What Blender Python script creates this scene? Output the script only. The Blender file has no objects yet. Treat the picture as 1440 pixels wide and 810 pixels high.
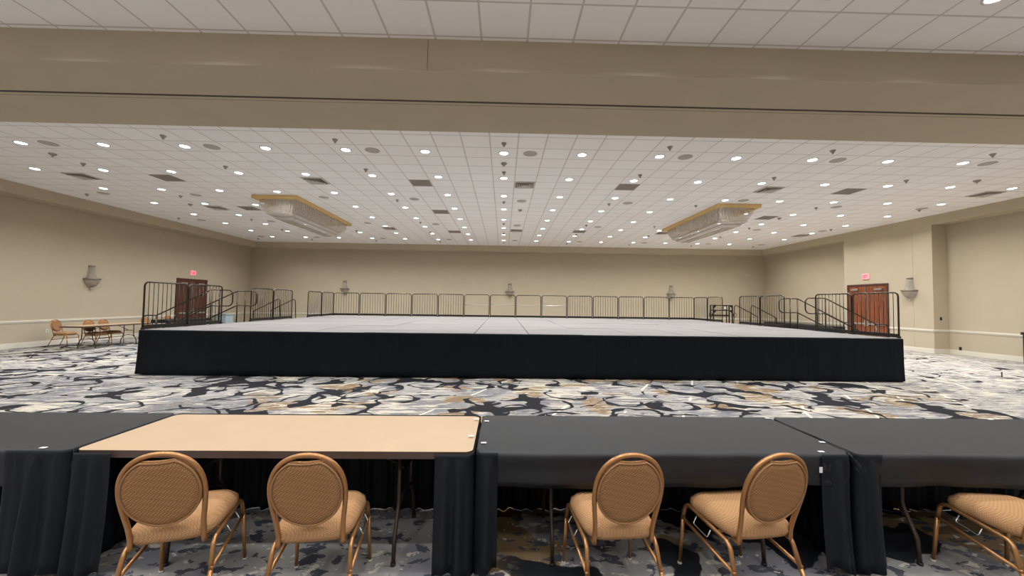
import bpy, bmesh, math, random
from mathutils import Vector, Matrix
random.seed(7)
sc = bpy.context.scene
COL = sc.collection
PI = math.pi
T = 0.6096                      # ceiling tile
GX, GY = -0.340, 8.086          # origin of the main ceiling grid
GYN = 5.024                     # a row line of the near ceiling grid
HC = 5.167                      # ceiling height

# ------------------------------------------------------------------ colours and materials
def s2l(c): return c / 12.92 if c <= 0.04045 else ((c + 0.055) / 1.055) ** 2.4
def rgb(r, g, b): return (s2l(r / 255), s2l(g / 255), s2l(b / 255), 1)

def new_mat(name):
    m = bpy.data.materials.new(name); m.use_nodes = True
    nt = m.node_tree
    return m, nt, nt.nodes['Principled BSDF']

def mat(name, col, rough=0.6, metal=0.0, emit=None, es=0.0, noise=0.0, nscale=8.0, bump=0.0, bscale=200.0, sheen=0.0, spec=0.5):
    m, nt, p = new_mat(name)
    p.inputs['Base Color'].default_value = col
    p.inputs['Roughness'].default_value = rough
    p.inputs['Metallic'].default_value = metal
    p.inputs['Specular IOR Level'].default_value = spec
    if sheen:
        p.inputs['Sheen Weight'].default_value = sheen
        p.inputs['Sheen Roughness'].default_value = 0.5
    if emit:
        p.inputs['Emission Color'].default_value = emit
        p.inputs['Emission Strength'].default_value = es
    L = nt.links
    if noise or bump:
        tc = nt.nodes.new('ShaderNodeTexCoord')
    if noise:
        n = nt.nodes.new('ShaderNodeTexNoise'); n.inputs['Scale'].default_value = nscale; n.inputs['Detail'].default_value = 4
        L.new(tc.outputs['Object'], n.inputs['Vector'])
        mr = nt.nodes.new('ShaderNodeMapRange')
        mr.inputs[1].default_value = 0.3; mr.inputs[2].default_value = 0.7
        mr.inputs[3].default_value = 1 - noise; mr.inputs[4].default_value = 1 + noise
        L.new(n.outputs['Fac'], mr.inputs[0])
        mx = nt.nodes.new('ShaderNodeVectorMath'); mx.operation = 'SCALE'
        mx.inputs[0].default_value = col[:3]
        L.new(mr.outputs[0], mx.inputs['Scale'])
        L.new(mx.outputs[0], p.inputs['Base Color'])
    if bump:
        n2 = nt.nodes.new('ShaderNodeTexNoise'); n2.inputs['Scale'].default_value = bscale; n2.inputs['Detail'].default_value = 3
        L.new(tc.outputs['Object'], n2.inputs['Vector'])
        b = nt.nodes.new('ShaderNodeBump'); b.inputs['Strength'].default_value = bump; b.inputs['Distance'].default_value = 0.01
        L.new(n2.outputs['Fac'], b.inputs['Height']); L.new(b.outputs[0], p.inputs['Normal'])
    return m

class NB:                        # small node-building helper
    def __init__(s, nt): s.nt = nt; s.L = nt.links
    def n(s, t, **k):
        x = s.nt.nodes.new(t)
        for a, v in k.items(): setattr(x, a, v)
        return x
    def math(s, op, a, b=None, c=None):
        x = s.n('ShaderNodeMath', operation=op)
        for i, v in enumerate((a, b, c)):
            if v is None: continue
            if hasattr(v, 'links'): s.L.new(v, x.inputs[i])
            else: x.inputs[i].default_value = v
        return x.outputs[0]
    def noise(s, vec, scale, detail=3, rough=0.5, dist=0.0):
        x = s.n('ShaderNodeTexNoise'); x.inputs['Scale'].default_value = scale; x.inputs['Detail'].default_value = detail
        x.inputs['Roughness'].default_value = rough; x.inputs['Distortion'].default_value = dist
        s.L.new(vec, x.inputs['Vector']); return x
    def ramp(s, v, lo, hi, smooth=True):
        x = s.n('ShaderNodeMapRange', interpolation_type='SMOOTHSTEP' if smooth else 'LINEAR')
        s.L.new(v, x.inputs[0]); x.inputs[1].default_value = lo; x.inputs[2].default_value = hi
        return x.outputs[0]
    def mapping(s, vec, scale=(1, 1, 1), loc=(0, 0, 0), rot=(0, 0, 0)):
        x = s.n('ShaderNodeMapping'); s.L.new(vec, x.inputs['Vector'])
        x.inputs['Scale'].default_value = scale; x.inputs['Location'].default_value = loc; x.inputs['Rotation'].default_value = rot
        return x.outputs[0]
    def mix(s, fac, a, b):
        x = s.n('ShaderNodeMix', data_type='RGBA')
        for k, v in ((0, fac), (6, a), (7, b)):
            if hasattr(v, 'links'): s.L.new(v, x.inputs[k])
            else: x.inputs[k].default_value = v
        return x.outputs[2]

def carpet_mat():
    m, nt, p = new_mat('patterned carpet'); b = NB(nt); L = nt.links
    p.inputs['Roughness'].default_value = 0.95; p.inputs['Specular IOR Level'].default_value = 0.15
    co = b.n('ShaderNodeTexCoord').outputs['Object']
    def warp(src, scale, amt, detail=2):
        w = b.noise(src, scale, detail).outputs['Color']
        off = b.n('ShaderNodeVectorMath', operation='SUBTRACT'); L.new(w, off.inputs[0]); off.inputs[1].default_value = (0.5, 0.5, 0.5)
        sc_ = b.n('ShaderNodeVectorMath', operation='SCALE'); L.new(off.outputs[0], sc_.inputs[0]); sc_.inputs['Scale'].default_value = amt
        add = b.n('ShaderNodeVectorMath', operation='ADD'); L.new(src, add.inputs[0]); L.new(sc_.outputs[0], add.inputs[1])
        return add.outputs[0]
    wc = warp(warp(co, 1.1, 0.5), 2.6, 0.16)
    sxyz = b.n('ShaderNodeSeparateXYZ'); L.new(co, sxyz.inputs[0])
    # --- woven field: greys, cream dashes, tan patches
    g1 = b.noise(co, 0.7, 3).outputs['Fac']
    base = b.mix(b.ramp(g1, 0.42, 0.58), rgb(118, 117, 119), rgb(148, 145, 142))
    bl = b.noise(b.mapping(wc, (1.2, 2.2, 1), (4, 1, 0)), 1.5, 4, 0.6).outputs['Fac']
    base = b.mix(b.ramp(bl, 0.55, 0.57), base, rgb(104, 103, 107))
    tn = b.noise(b.mapping(wc, (1, 1.3, 1), (3.3, 9.1, 0)), 0.9, 3).outputs['Fac']
    tx = b.math('MULTIPLY', b.ramp(sxyz.outputs[0], -6.0, -3.0), b.math('SUBTRACT', 1.0, b.ramp(sxyz.outputs[0], 7.0, 9.5)))
    tmask = b.math('MULTIPLY', b.ramp(tn, 0.55, 0.56), tx)
    base = b.mix(tmask, base, rgb(126, 104, 76))
    st = b.noise(b.mapping(co, (1.5, 9.0, 1)), 1.0, 3, 0.55, 0.2).outputs['Fac']
    sm = b.noise(b.mapping(co, loc=(2.0, 6.0, 0)), 0.45, 2).outputs['Fac']
    sthr = b.math('SUBTRACT', st, b.math('MULTIPLY', b.math('SUBTRACT', sm, 0.5), 0.55))
    base = b.mix(b.ramp(sthr, 0.575, 0.595), base, rgb(188, 180, 164))
    sx_ = b.ramp(sxyz.outputs[0], 4.5, 10.0)
    st3 = b.noise(b.mapping(co, (2.6, 21.0, 1), (13, 5, 0)), 1.0, 4, 0.65, 0.2).outputs['Fac']
    base = b.mix(b.ramp(b.math('ADD', st3, b.math('MULTIPLY', sx_, 0.06)), 0.57, 0.59), base, rgb(188, 180, 165))
    fl = b.noise(b.mapping(co, (3.4, 24.0, 1), (7, 3, 0)), 1.3, 4, 0.7).outputs['Fac']
    base = b.mix(b.math('MULTIPLY', b.ramp(fl, 0.57, 0.62), 0.8), base, rgb(122, 118, 116))
    # thin cream cross lines
    wv = b.n('ShaderNodeTexWave', wave_type='BANDS', bands_direction='X'); wv.inputs['Scale'].default_value = 0.36; wv.inputs['Distortion'].default_value = 1.5
    L.new(b.mapping(co, rot=(0, 0, 0.5)), wv.inputs['Vector'])
    lm = b.math('MULTIPLY', b.ramp(wv.outputs['Fac'], 0.992, 0.998), b.ramp(b.noise(co, 0.9, 1).outputs['Fac'], 0.52, 0.56))
    base = b.mix(lm, base, rgb(214, 206, 190))
    # black network of rounded cells: heavy where cells meet
    vf = b.n('ShaderNodeTexVoronoi', feature='F1', voronoi_dimensions='2D'); vf.inputs['Scale'].default_value = 1.7; vf.inputs['Randomness'].default_value = 0.5
    L.new(b.mapping(wc, (0.88, 1.0, 1)), vf.inputs['Vector'])
    rag = b.math('MULTIPLY', b.math('SUBTRACT', b.noise(b.mapping(co, (3, 14, 1)), 1.6, 3).outputs['Fac'], 0.5), 0.06)
    rad = b.math('ADD', 0.475, b.math('MULTIPLY', b.math('SUBTRACT', b.noise(co, 0.9, 1).outputs['Fac'], 0.5), 0.35))
    cells = b.ramp(b.math('SUBTRACT', b.math('ADD', vf.outputs['Distance'], rag), rad), -0.008, 0.008)
    nz = b.noise(b.mapping(co, loc=(11.4, 4.2, 0)), 0.62, 3).outputs['Fac']
    xb = b.math('MULTIPLY', b.ramp(sxyz.outputs[0], 5.5, 10.0), -0.10)
    net = b.math('MULTIPLY', cells, b.ramp(b.math('ADD', nz, xb), 0.545, 0.551))
    # chains of closed rings
    vr = b.n('ShaderNodeTexVoronoi', feature='F1', voronoi_dimensions='2D'); vr.inputs['Scale'].default_value = 1.35; vr.inputs['Randomness'].default_value = 0.75
    L.new(b.mapping(wc, (0.85, 1.0, 1), (5.3, 2.1, 0)), vr.inputs['Vector'])
    rr = b.math('ADD', 0.40, b.math('MULTIPLY', b.math('SUBTRACT', b.noise(co, 1.1, 1).outputs['Fac'], 0.5), 0.35))
    rw = b.math('ADD', 0.028, b.math('MULTIPLY', b.ramp(b.noise(co, 2.0, 2).outputs['Fac'], 0.44, 0.68), 0.075))
    rings = b.math('SUBTRACT', 1.0, b.ramp(b.math('SUBTRACT', b.math('ABSOLUTE', b.math('SUBTRACT', vr.outputs['Distance'], rr)), rw), -0.006, 0.006))
    rz_ = b.ramp(b.math('ADD', b.noise(b.mapping(co, loc=(21.4, 3.2, 0)), 0.6, 2).outputs['Fac'], xb), 0.475, 0.482)
    net = b.math('MAXIMUM', net, b.math('MULTIPLY', rings, rz_))
    # loose curving loops
    cn = b.noise(b.mapping(wc, (0.75, 1.0, 1), (2, 7, 0)), 0.95, 1).outputs['Fac']
    cw = b.math('ADD', 0.006, b.math('MULTIPLY', b.ramp(b.noise(co, 1.6, 2).outputs['Fac'], 0.40, 0.66), 0.050))
    loop = b.math('SUBTRACT', 1.0, b.ramp(b.math('SUBTRACT', b.math('ABSOLUTE', b.math('SUBTRACT', cn, 0.52)), cw), -0.002, 0.002))
    lz = b.ramp(b.math('ADD', b.noise(b.mapping(co, loc=(1.4, 14.2, 0)), 0.7, 2).outputs['Fac'], xb), 0.50, 0.507)
    net = b.math('MAXIMUM', net, b.math('MULTIPLY', loop, lz))
    woven = b.mix(net, base, rgb(30, 30, 34))
    # --- blotched border along the hall's near side
    q = warp(co, 6.0, 0.10, 3)
    r1 = b.noise(b.mapping(q, (1, 1, 1)), 1.3, 2).outputs['Fac']
    bb = b.mix(b.ramp(r1, 0.44, 0.47), rgb(118, 117, 120), rgb(142, 139, 136))
    bt = b.noise(b.mapping(q, loc=(5, 2, 0)), 1.1, 2).outputs['Fac']
    bb = b.mix(b.math('MULTIPLY', b.ramp(bt, 0.56, 0.57), b.ramp(sxyz.outputs[0], -0.6, 0.0)), bb, rgb(126, 104, 76))
    f1 = b.noise(b.mapping(q, (6, 10, 1)), 1.0, 4, 0.6).outputs['Fac']
    bb = b.mix(b.ramp(f1, 0.555, 0.57), bb, rgb(70, 72, 80))
    f2 = b.noise(b.mapping(q, (7, 11, 1), (3, 8, 0)), 1.0, 4, 0.6).outputs['Fac']
    bb = b.mix(b.ramp(f2, 0.60, 0.615), bb, rgb(186, 180, 168))
    k1 = b.noise(b.mapping(q, (1, 1, 1), (9, 3, 0)), 1.25, 2).outputs['Fac']
    bk = b.math('MULTIPLY', b.ramp(k1, 0.55, 0.56), b.ramp(sxyz.outputs[0], -0.4, 0.2))
    bb = b.mix(bk, bb, rgb(28, 30, 35))
    ny = b.math('ADD', sxyz.outputs[1], b.math('MULTIPLY', b.math('SUBTRACT', r1, 0.5), 1.2))
    base = b.mix(b.ramp(ny, 3.9, 4.0), bb, woven)
    # pile
    pl = b.noise(co, 160, 2).outputs['Fac']
    hsv = b.n('ShaderNodeHueSaturation'); L.new(base, hsv.inputs['Color'])
    L.new(b.math('ADD', 0.86, b.math('MULTIPLY', pl, 0.28)), hsv.inputs['Value'])
    L.new(hsv.outputs[0], p.inputs['Base Color'])
    bp = b.n('ShaderNodeBump'); bp.inputs['Strength'].default_value = 0.25; bp.inputs['Distance'].default_value = 0.008
    L.new(pl, bp.inputs['Height']); L.new(bp.outputs[0], p.inputs['Normal'])
    return m

def ceiling_mat(name, ox, oy):
    m, nt, p = new_mat(name); b = NB(nt); L = nt.links
    p.inputs['Roughness'].default_value = 0.9; p.inputs['Specular IOR Level'].default_value = 0.2
    co = b.n('ShaderNodeTexCoord').outputs['Object']
    sx = b.n('ShaderNodeSeparateXYZ'); L.new(co, sx.inputs[0])
    fx = b.math('FRACT', b.math('ADD', b.math('DIVIDE', b.math('SUBTRACT', sx.outputs[0], ox), T), 200.5))
    fy = b.math('FRACT', b.math('ADD', b.math('DIVIDE', b.math('SUBTRACT', sx.outputs[1], oy), T), 200.5))
    dx = b.math('ABSOLUTE', b.math('SUBTRACT', fx, 0.5)); dy = b.math('ABSOLUTE', b.math('SUBTRACT', fy, 0.5))
    d = b.math('MINIMUM', dx, dy)
    line = b.math('SUBTRACT', 1.0, b.ramp(d, 0.017, 0.026))
    ix = b.math('FLOOR', b.math('ADD', b.math('DIVIDE', b.math('SUBTRACT', sx.outputs[0], ox), T), 200))
    iy = b.math('FLOOR', b.math('ADD', b.math('DIVIDE', b.math('SUBTRACT', sx.outputs[1], oy), T), 200))
    cx = b.n('ShaderNodeCombineXYZ'); L.new(ix, cx.inputs[0]); L.new(iy, cx.inputs[1])
    wn = b.n('ShaderNodeTexWhiteNoise', noise_dimensions='3D'); L.new(cx.outputs[0], wn.inputs['Vector'])
    tile = b.mix(wn.outputs['Value'], rgb(247, 244, 243), rgb(250, 248, 247))
    col = b.mix(line, tile, rgb(212, 204, 198))
    L.new(col, p.inputs['Base Color'])
    return m

def wood_mat(name, c1, c2):
    m, nt, p = new_mat(name); b = NB(nt); L = nt.links
    p.inputs['Roughness'].default_value = 0.4
    co = b.n('ShaderNodeTexCoord').outputs['Object']
    n = b.noise(b.mapping(co, (9, 9, 0.8)), 2.0, 5, 0.6, 0.4).outputs['Fac']
    L.new(b.mix(b.ramp(n, 0.35, 0.65), c1, c2), p.inputs['Base Color'])
    return m

def fabric_mat(name, c1, c2, scale):
    m, nt, p = new_mat(name); b = NB(nt); L = nt.links
    p.inputs['Roughness'].default_value = 0.85; p.inputs['Specular IOR Level'].default_value = 0.2
    co = b.n('ShaderNodeTexCoord').outputs['Object']
    v = b.n('ShaderNodeTexVoronoi', feature='F1'); v.inputs['Scale'].default_value = scale; v.inputs['Randomness'].default_value = 0.0
    L.new(b.mapping(co, (1, 1, 1), rot=(0.5, 0.45, 0.6)), v.inputs['Vector'])
    f = b.ramp(v.outputs['Distance'], 0.30, 0.52)
    L.new(b.mix(f, c1, c2), p.inputs['Base Color'])
    bp = b.n('ShaderNodeBump'); bp.inputs['Strength'].default_value = 0.35; bp.inputs['Distance'].default_value = 0.004
    L.new(v.outputs['Distance'], bp.inputs['Height']); L.new(bp.outputs[0], p.inputs['Normal'])
    return m

def deck_mat():
    m, nt, p = new_mat('stage deck carpet'); b = NB(nt); L = nt.links
    p.inputs['Roughness'].default_value = 0.9; p.inputs['Specular IOR Level'].default_value = 0.2
    co = b.n('ShaderNodeTexCoord').outputs['Object']
    n = b.noise(b.mapping(co, (0.5, 2.4, 1)), 1.0, 4, 0.6).outputs['Fac']
    n2 = b.noise(co, 90, 2).outputs['Fac']
    c = b.mix(b.ramp(n, 0.3, 0.7), rgb(112, 109, 107), rgb(126, 123, 120))
    c = b.mix(b.math('MULTIPLY', b.ramp(n2, 0.5, 0.7), 0.3), c, rgb(98, 96, 94))
    L.new(c, p.inputs['Base Color'])
    return m

def crystal_mat():
    m, nt, p = new_mat('crystal rods'); b = NB(nt); L = nt.links
    p.inputs['Base Color'].default_value = rgb(214, 205, 192)
    p.inputs['Roughness'].default_value = 0.12
    p.inputs['Specular IOR Level'].default_value = 0.9
    p.inputs['Transmission Weight'].default_value = 0.35
    p.inputs['IOR'].default_value = 1.35
    tr = b.n('ShaderNodeBsdfTransparent'); mx = b.n('ShaderNodeMixShader'); mx.inputs[0].default_value = 0.32
    L.new(p.outputs[0], mx.inputs[1]); L.new(tr.outputs[0], mx.inputs[2])
    L.new(mx.outputs[0], nt.nodes['Material Output'].inputs['Surface'])
    return m

WALLC = rgb(185, 172, 149)
M = dict(
    carpet=carpet_mat(),
    ceil=ceiling_mat('ceiling tiles', GX, GY), ceil_near=ceiling_mat('ceiling tiles near', GX, GYN),
    wall=mat('beige wallcovering', WALLC, 0.75, noise=0.025, nscale=1.5, spec=0.25),
    groove=mat('dark groove', rgb(74, 64, 54), 0.8),
    trim=mat('cream painted trim', rgb(214, 208, 192), 0.5),
    wood=wood_mat('stained door veneer', rgb(136, 74, 42), rgb(108, 54, 30)),
    wood_dark=wood_mat('dark door veneer', rgb(92, 50, 34), rgb(70, 36, 26)),
    door_frame=mat('brown door frame', rgb(74, 42, 34), 0.5),
    chrome=mat('brushed steel', rgb(190, 188, 184), 0.3, 0.9),
    rail=mat('dark bronze tube', rgb(74, 66, 58), 0.25, 0.9),
    rail_black=mat('black tube', rgb(44, 42, 40), 0.35, 0.6),
    black=mat('black matte', rgb(24, 24, 26), 0.6),
    skirt=mat('black stage skirt', rgb(14, 18, 25), 0.8, noise=0.08, nscale=3, spec=0.2),
    cloth=mat('black table cloth', rgb(12, 13, 17), 0.52, noise=0.06, nscale=6, bump=0.12, bscale=500, spec=0.5),
    cloth2=mat('black table skirting', rgb(13, 16, 22), 0.65, bump=0.12, bscale=500, spec=0.25),
    table=mat('tan laminate', rgb(168, 143, 113), 0.45, noise=0.03, nscale=5),
    table_edge=mat('brown table edge', rgb(70, 54, 46), 0.5),
    steel=mat('brown painted steel', rgb(70, 56, 48), 0.4, 0.5),
    gold=mat('bronze chair frame', rgb(164, 118, 74), 0.34, 0.6),
    fab=fabric_mat('tan dotted upholstery', rgb(174, 136, 97), rgb(152, 114, 78), 110),
    fab_back=fabric_mat('brown dotted upholstery', rgb(166, 126, 86), rgb(132, 94, 62), 110),
    pipe=mat('brown piping', rgb(140, 100, 62), 0.7),
    rubber=mat('pale glide', rgb(190, 186, 180), 0.5),
    deck=deck_mat(), deck_edge=mat('black deck edge', rgb(22, 22, 24), 0.6),
    lens=mat('lit lens', (1, 1, 1, 1), 0.5, emit=(0.93, 0.97, 1.0, 1), es=10.0),
    white=mat('white enamel', rgb(226, 222, 218), 0.45),
    speaker=mat('grey speaker grille', rgb(180, 173, 166), 0.7),
    grille=mat('grey brown return grille', rgb(156, 146, 136), 0.7),
    plenum_shade=mat('dark plenum', rgb(112, 104, 97), 0.9),
    vane=mat('off white vane', rgb(205, 198, 190), 0.6),
    brass=mat('satin gold trim', rgb(222, 188, 124), 0.4, 0.3),
    crystal=crystal_mat(), pewter=mat('pewter metal', rgb(150, 142, 128), 0.35, 0.8),
    sprk=mat('dull grey metal', rgb(158, 150, 142), 0.5, 0.1),
    red=mat('lit red letters', rgb(255, 60, 80), 0.5, emit=(1.0, 0.05, 0.10, 1), es=1.1),
    signbox=mat('sign housing', rgb(240, 176, 176), 0.5, emit=(1.0, 0.35, 0.38, 1), es=0.22),
    clip=mat('pale plastic', rgb(205, 205, 205), 0.4),
    plastic=mat('bluish clear plastic', rgb(176, 190, 196), 0.25),
)

# ------------------------------------------------------------------ mesh helpers
def link(name, bm, m, parent=None, smooth=False):
    me = bpy.data.meshes.new(name)
    bm.normal_update(); bm.to_mesh(me); bm.free()
    for x in (m if isinstance(m, (list, tuple)) else [m]): me.materials.append(x)
    if smooth:
        for p in me.polygons: p.use_smooth = True
    o = bpy.data.objects.new(name, me); COL.objects.link(o)
    if parent is not None: o.parent = parent
    return o

def tag(o, label, cat, group=None):
    o['label'] = label; o['category'] = cat
    if group: o['group'] = group
    return o

def thing(name, label, cat, loc=(0, 0, 0), rz=0, group=None):
    o = bpy.data.objects.new(name, None); COL.objects.link(o)
    o.location = loc; o.rotation_euler = (0, 0, rz); o.empty_display_size = 0.1
    return tag(o, label, cat, group)

def struct(o):
    o['kind'] = 'structure'; return o

def add_box(bm, x0, x1, y0, y1, z0, z1, bevel=0.0, mi=0):
    vs = [bm.verts.new(p) for p in ((x0, y0, z0), (x1, y0, z0), (x1, y1, z0), (x0, y1, z0), (x0, y0, z1), (x1, y0, z1), (x1, y1, z1), (x0, y1, z1))]
    fs = [bm.faces.new([vs[i] for i in q]) for q in ((0, 3, 2, 1), (4, 5, 6, 7), (0, 1, 5, 4), (1, 2, 6, 5), (2, 3, 7, 6), (3, 0, 4, 7))]
    for f in fs: f.material_index = mi
    if bevel:
        es = list({e for f in fs for e in f.edges})
        r = bmesh.ops.bevel(bm, geom=es, offset=bevel, segments=2, affect='EDGES', profile=0.5)
        for f in r['faces']: f.material_index = mi
    return bm

def box(*a, **k):
    return add_box(bmesh.new(), *a, **k)

def fillet(pts, r, closed=False, seg=5):
    """Round the corners of a polyline of 3-D points."""
    P = [Vector(p) for p in pts]; n = len(P); out = []
    for i in range(n):
        if not closed and i in (0, n - 1): out.append(P[i]); continue
        a, c, d = P[i - 1], P[i], P[(i + 1) % n]
        u, v = (a - c), (d - c)
        lu, lv = u.length, v.length
        u.normalize(); v.normalize()
        ang = u.angle(v)
        if abs(PI - ang) < 0.02: out.append(c); continue
        t = min(r / math.tan(ang / 2), lu * 0.49, lv * 0.49)
        rr = t * math.tan(ang / 2)
        bis = (u + v).normalized(); cen = c + bis * (rr / math.sin(ang / 2))
        s, e = c + u * t - cen, c + v * t - cen
        for k in range(seg + 1):
            th = s.angle(e, 0.0)
            q = s.copy() if th < 1e-4 else (s * math.sin(th * (1 - k / seg)) + e * math.sin(th * k / seg)) / math.sin(th)
            out.append(cen + q)
    return out

def add_tube(bm, pts, r, sides=8, closed=False, mi=0, caps=True):
    P = [Vector(p) for p in pts]; n = len(P)
    rs = r if isinstance(r, (list, tuple)) else [r] * n
    tang = []
    for i in range(n):
        if closed: t = P[(i + 1) % n] - P[i - 1]
        else: t = P[min(i + 1, n - 1)] - P[max(i - 1, 0)]
        tang.append(t.normalized())
    ref = Vector((0, 0, 1)) if abs(tang[0].z) < 0.9 else Vector((1, 0, 0))
    nrm = (ref - tang[0] * ref.dot(tang[0])).normalized()
    rings = []
    for i in range(n):
        nrm = (nrm - tang[i] * nrm.dot(tang[i])).normalized()
        bn = tang[i].cross(nrm)
        rings.append([bm.verts.new(P[i] + (nrm * math.cos(2 * PI * k / sides) + bn * math.sin(2 * PI * k / sides)) * rs[i]) for k in range(sides)])
    m = n if closed else n - 1
    for i in range(m):
        A, B = rings[i], rings[(i + 1) % n]
        off = 0
        if closed and i == n - 1:   # best rotational match
            off = min(range(sides), key=lambda o: sum((A[k].co - B[(k + o) % sides].co).length for k in range(sides)))
        for k in range(sides):
            f = bm.faces.new((A[k], A[(k + 1) % sides], B[(k + 1 + off) % sides], B[(k + off) % sides])); f.smooth = True; f.material_index = mi
    if caps and not closed:
        bm.faces.new(rings[0][::-1]).material_index = mi; bm.faces.new(rings[-1]).material_index = mi
    return bm

def tube(pts, r, sides=8, closed=False):
    return add_tube(bmesh.new(), pts, r, sides, closed)

def add_lathe(bm, prof, seg=16, mi=0, a0=0.0, a1=2 * PI, c=(0, 0)):
    full = abs(a1 - a0 - 2 * PI) < 1e-6
    cnt = seg if full else seg + 1
    rings = []
    for r, z in prof:
        rings.append([bm.verts.new((c[0] + r * math.cos(a0 + (a1 - a0) * k / seg), c[1] + r * math.sin(a0 + (a1 - a0) * k / seg), z)) for k in range(cnt)])
    for A, B in zip(rings, rings[1:]):
        for k in range(seg):
            f = bm.faces.new((A[k], A[(k + 1) % cnt], B[(k + 1) % cnt], B[k])); f.material_index = mi; f.smooth = True
    return rings

def disc(bm, r, z, seg=20, mi=0, c=(0, 0), up=False):
    vs = [bm.verts.new((c[0] + r * math.cos(2 * PI * k / seg), c[1] + r * math.sin(2 * PI * k / seg), z)) for k in range(seg)]
    f = bm.faces.new(vs if up else vs[::-1]); f.material_index = mi
    return f

def prism(bm, pts, z0, z1, mi=0, side_mi=None):
    """Extrude a counter-clockwise XY outline between two heights."""
    A = [bm.verts.new((x, y, z0)) for x, y in pts]; B = [bm.verts.new((x, y, z1)) for x, y in pts]
    n = len(pts)
    bm.faces.new(A[::-1]).material_index = mi; bm.faces.new(B).material_index = mi
    for i in range(n):
        bm.faces.new((A[i], A[(i + 1) % n], B[(i + 1) % n], B[i])).material_index = mi if side_mi is None else side_mi
    return bm

def rrect(x0, x1, y0, y1, r, seg=5):
    out = []
    for cx, cy, a in ((x1 - r, y0 + r, -PI / 2), (x1 - r, y1 - r, 0), (x0 + r, y1 - r, PI / 2), (x0 + r, y0 + r, PI)):
        for k in range(seg + 1):
            t = a + PI / 2 * k / seg
            out.append((cx + r * math.cos(t), cy + r * math.sin(t)))
    return out

KIDS = {}
def children(o):
    return [c for c in COL.objects if c.parent == o]
def dup(root, loc, rz=0, label=None, group=None, kids=None):
    r = root.copy(); COL.objects.link(r); r.location = loc; r.rotation_euler = (0, 0, rz)
    if label: r['label'] = label
    if group: r['group'] = group
    key = root.name
    if key not in KIDS: KIDS[key] = [(c, children(c)) for c in children(root)]
    for ch, gs in KIDS[key]:
        c = ch.copy(); COL.objects.link(c); c.parent = r
        for g in gs:
            d = g.copy(); COL.objects.link(d); d.parent = c
    return r

ORD = 'zeroth first second third fourth fifth sixth seventh eighth ninth tenth eleventh twelfth thirteenth fourteenth fifteenth sixteenth seventeenth'.split()

# ------------------------------------------------------------------ room shell
XL, XR, YB, YN = -15.65, 16.6, 24.5, -6.0      # wall faces
FL, FR, FB = -15.0, 16.03, 23.85               # fascia faces
ZF = 4.82                                      # fascia underside
W = 0.2
struct(link('floor', box(XL - W, XR + W, YN - W, YB + W, -0.1, 0), M['carpet']))
struct(link('wall_left', box(XL - W, XL, YN - W, YB + W, 0, HC + .3), M['wall']))
struct(link('wall_right', box(XR, XR + W, YN - W, YB + W, 0, HC + .3), M['wall']))
struct(link('wall_back', box(XL, XR, YB, YB + W, 0, HC + .3), M['wall']))
struct(link('wall_front', box(XL, XR, YN - W, YN, 0, HC + .3), M['white']))  # unseen wall behind the camera, made white to bounce more light
struct(link('ceiling', box(XL, XR, 6.5, YB, HC, HC + .25), M['ceil']))
struct(link('ceiling_near', box(XL, XR, YN, 5.5, HC, HC + .25), M['ceil_near']))
# header between the two halves of the hall, with the partition track under it
HY0, HY1, HZ = 5.087, 6.95, 4.741
bm = bmesh.new()
add_box(bm, XL, -1.052, HY0, HY1, HZ, HC + .2); add_box(bm, -1.044, XR, HY0, HY1, HZ, HC + .2)
add_box(bm, -1.052, -1.044, HY0 + .02, HY1, HZ, HC + .2)
struct(link('wall_header', bm, M['wall']))
bm = bmesh.new()
TY = 5.93
add_box(bm, XL, XR, TY - .062, TY - .030, HZ - .006, HZ + .02, mi=1)
add_box(bm, XL, XR, TY - .030, TY + .034, HZ - .010, HZ + .02, mi=0)
add_box(bm, XL, XR, TY + .034, TY + .052, HZ - .006, HZ + .02, mi=1)
o = struct(link('trim_1', bm, [M['wall'], M['groove']]))
# fascias (bulkheads) round the far half
struct(link('trim_2', box(XL, FL, HY1, YB, ZF, HC + .2), M['wall']))
bm = bmesh.new()
for a, c in ((FL, -7.30), (-7.294, -2.55), (-2.544, 4.35), (4.356, 10.2), (10.206, FR)): add_box(bm, a, c, FB, YB, ZF, HC + .2)
struct(link('trim_3', bm, M['wall']))
struct(link('trim_4', box(FR, XR, HY1, YB, ZF, HC + .2), M['wall']))
# right block that carries the double door, with its vertical seam
BY0, BY1, SEAM = 14.25, 18.04, 14.95
bm = bmesh.new()
add_box(bm, FR, XR, BY0, SEAM - .004, 0, ZF); add_box(bm, FR, XR, SEAM + .004, BY1, 0, ZF); add_box(bm, FR + .012, XR, SEAM - .004, SEAM + .004, 0, ZF)
struct(link('wall_right_block', bm, M['wall']))
# skirting boards and chair rails
def run(name, segs, z0, z1, d, prof=None):
    """Moulding along wall faces: segs of (axis, face, side, a, b)."""
    bm = bmesh.new()
    for ax, face, side, a, c in segs:
        for za, zb, dd in ((z0, z1, d),) if prof is None else prof:
            lo, hi = (face, face + dd * side) if side > 0 else (face + dd * side, face)
            if ax == 'x': add_box(bm, lo, hi, a, c, za, zb, bevel=0.006)
            else: add_box(bm, a, c, lo, hi, za, zb, bevel=0.006)
    return struct(link(name, bm, M['trim']))
DL0, DL1 = 19.03, 20.95        # left door opening (y)
DR0, DR1 = 15.93, 17.86        # right door opening
BBP = ((0, .15, .016), (.15, .18, .010))
CRP = ((.80, .835, .016), (.835, .87, .03), (.87, .895, .020))
run('baseboard_left', [('x', XL, 1, YN, DL0), ('x', XL, 1, DL1, YB)], 0, 0, 0, BBP)
run('baseboard_back', [('y', YB, -1, XL, XR)], 0, 0, 0, BBP)
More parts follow.
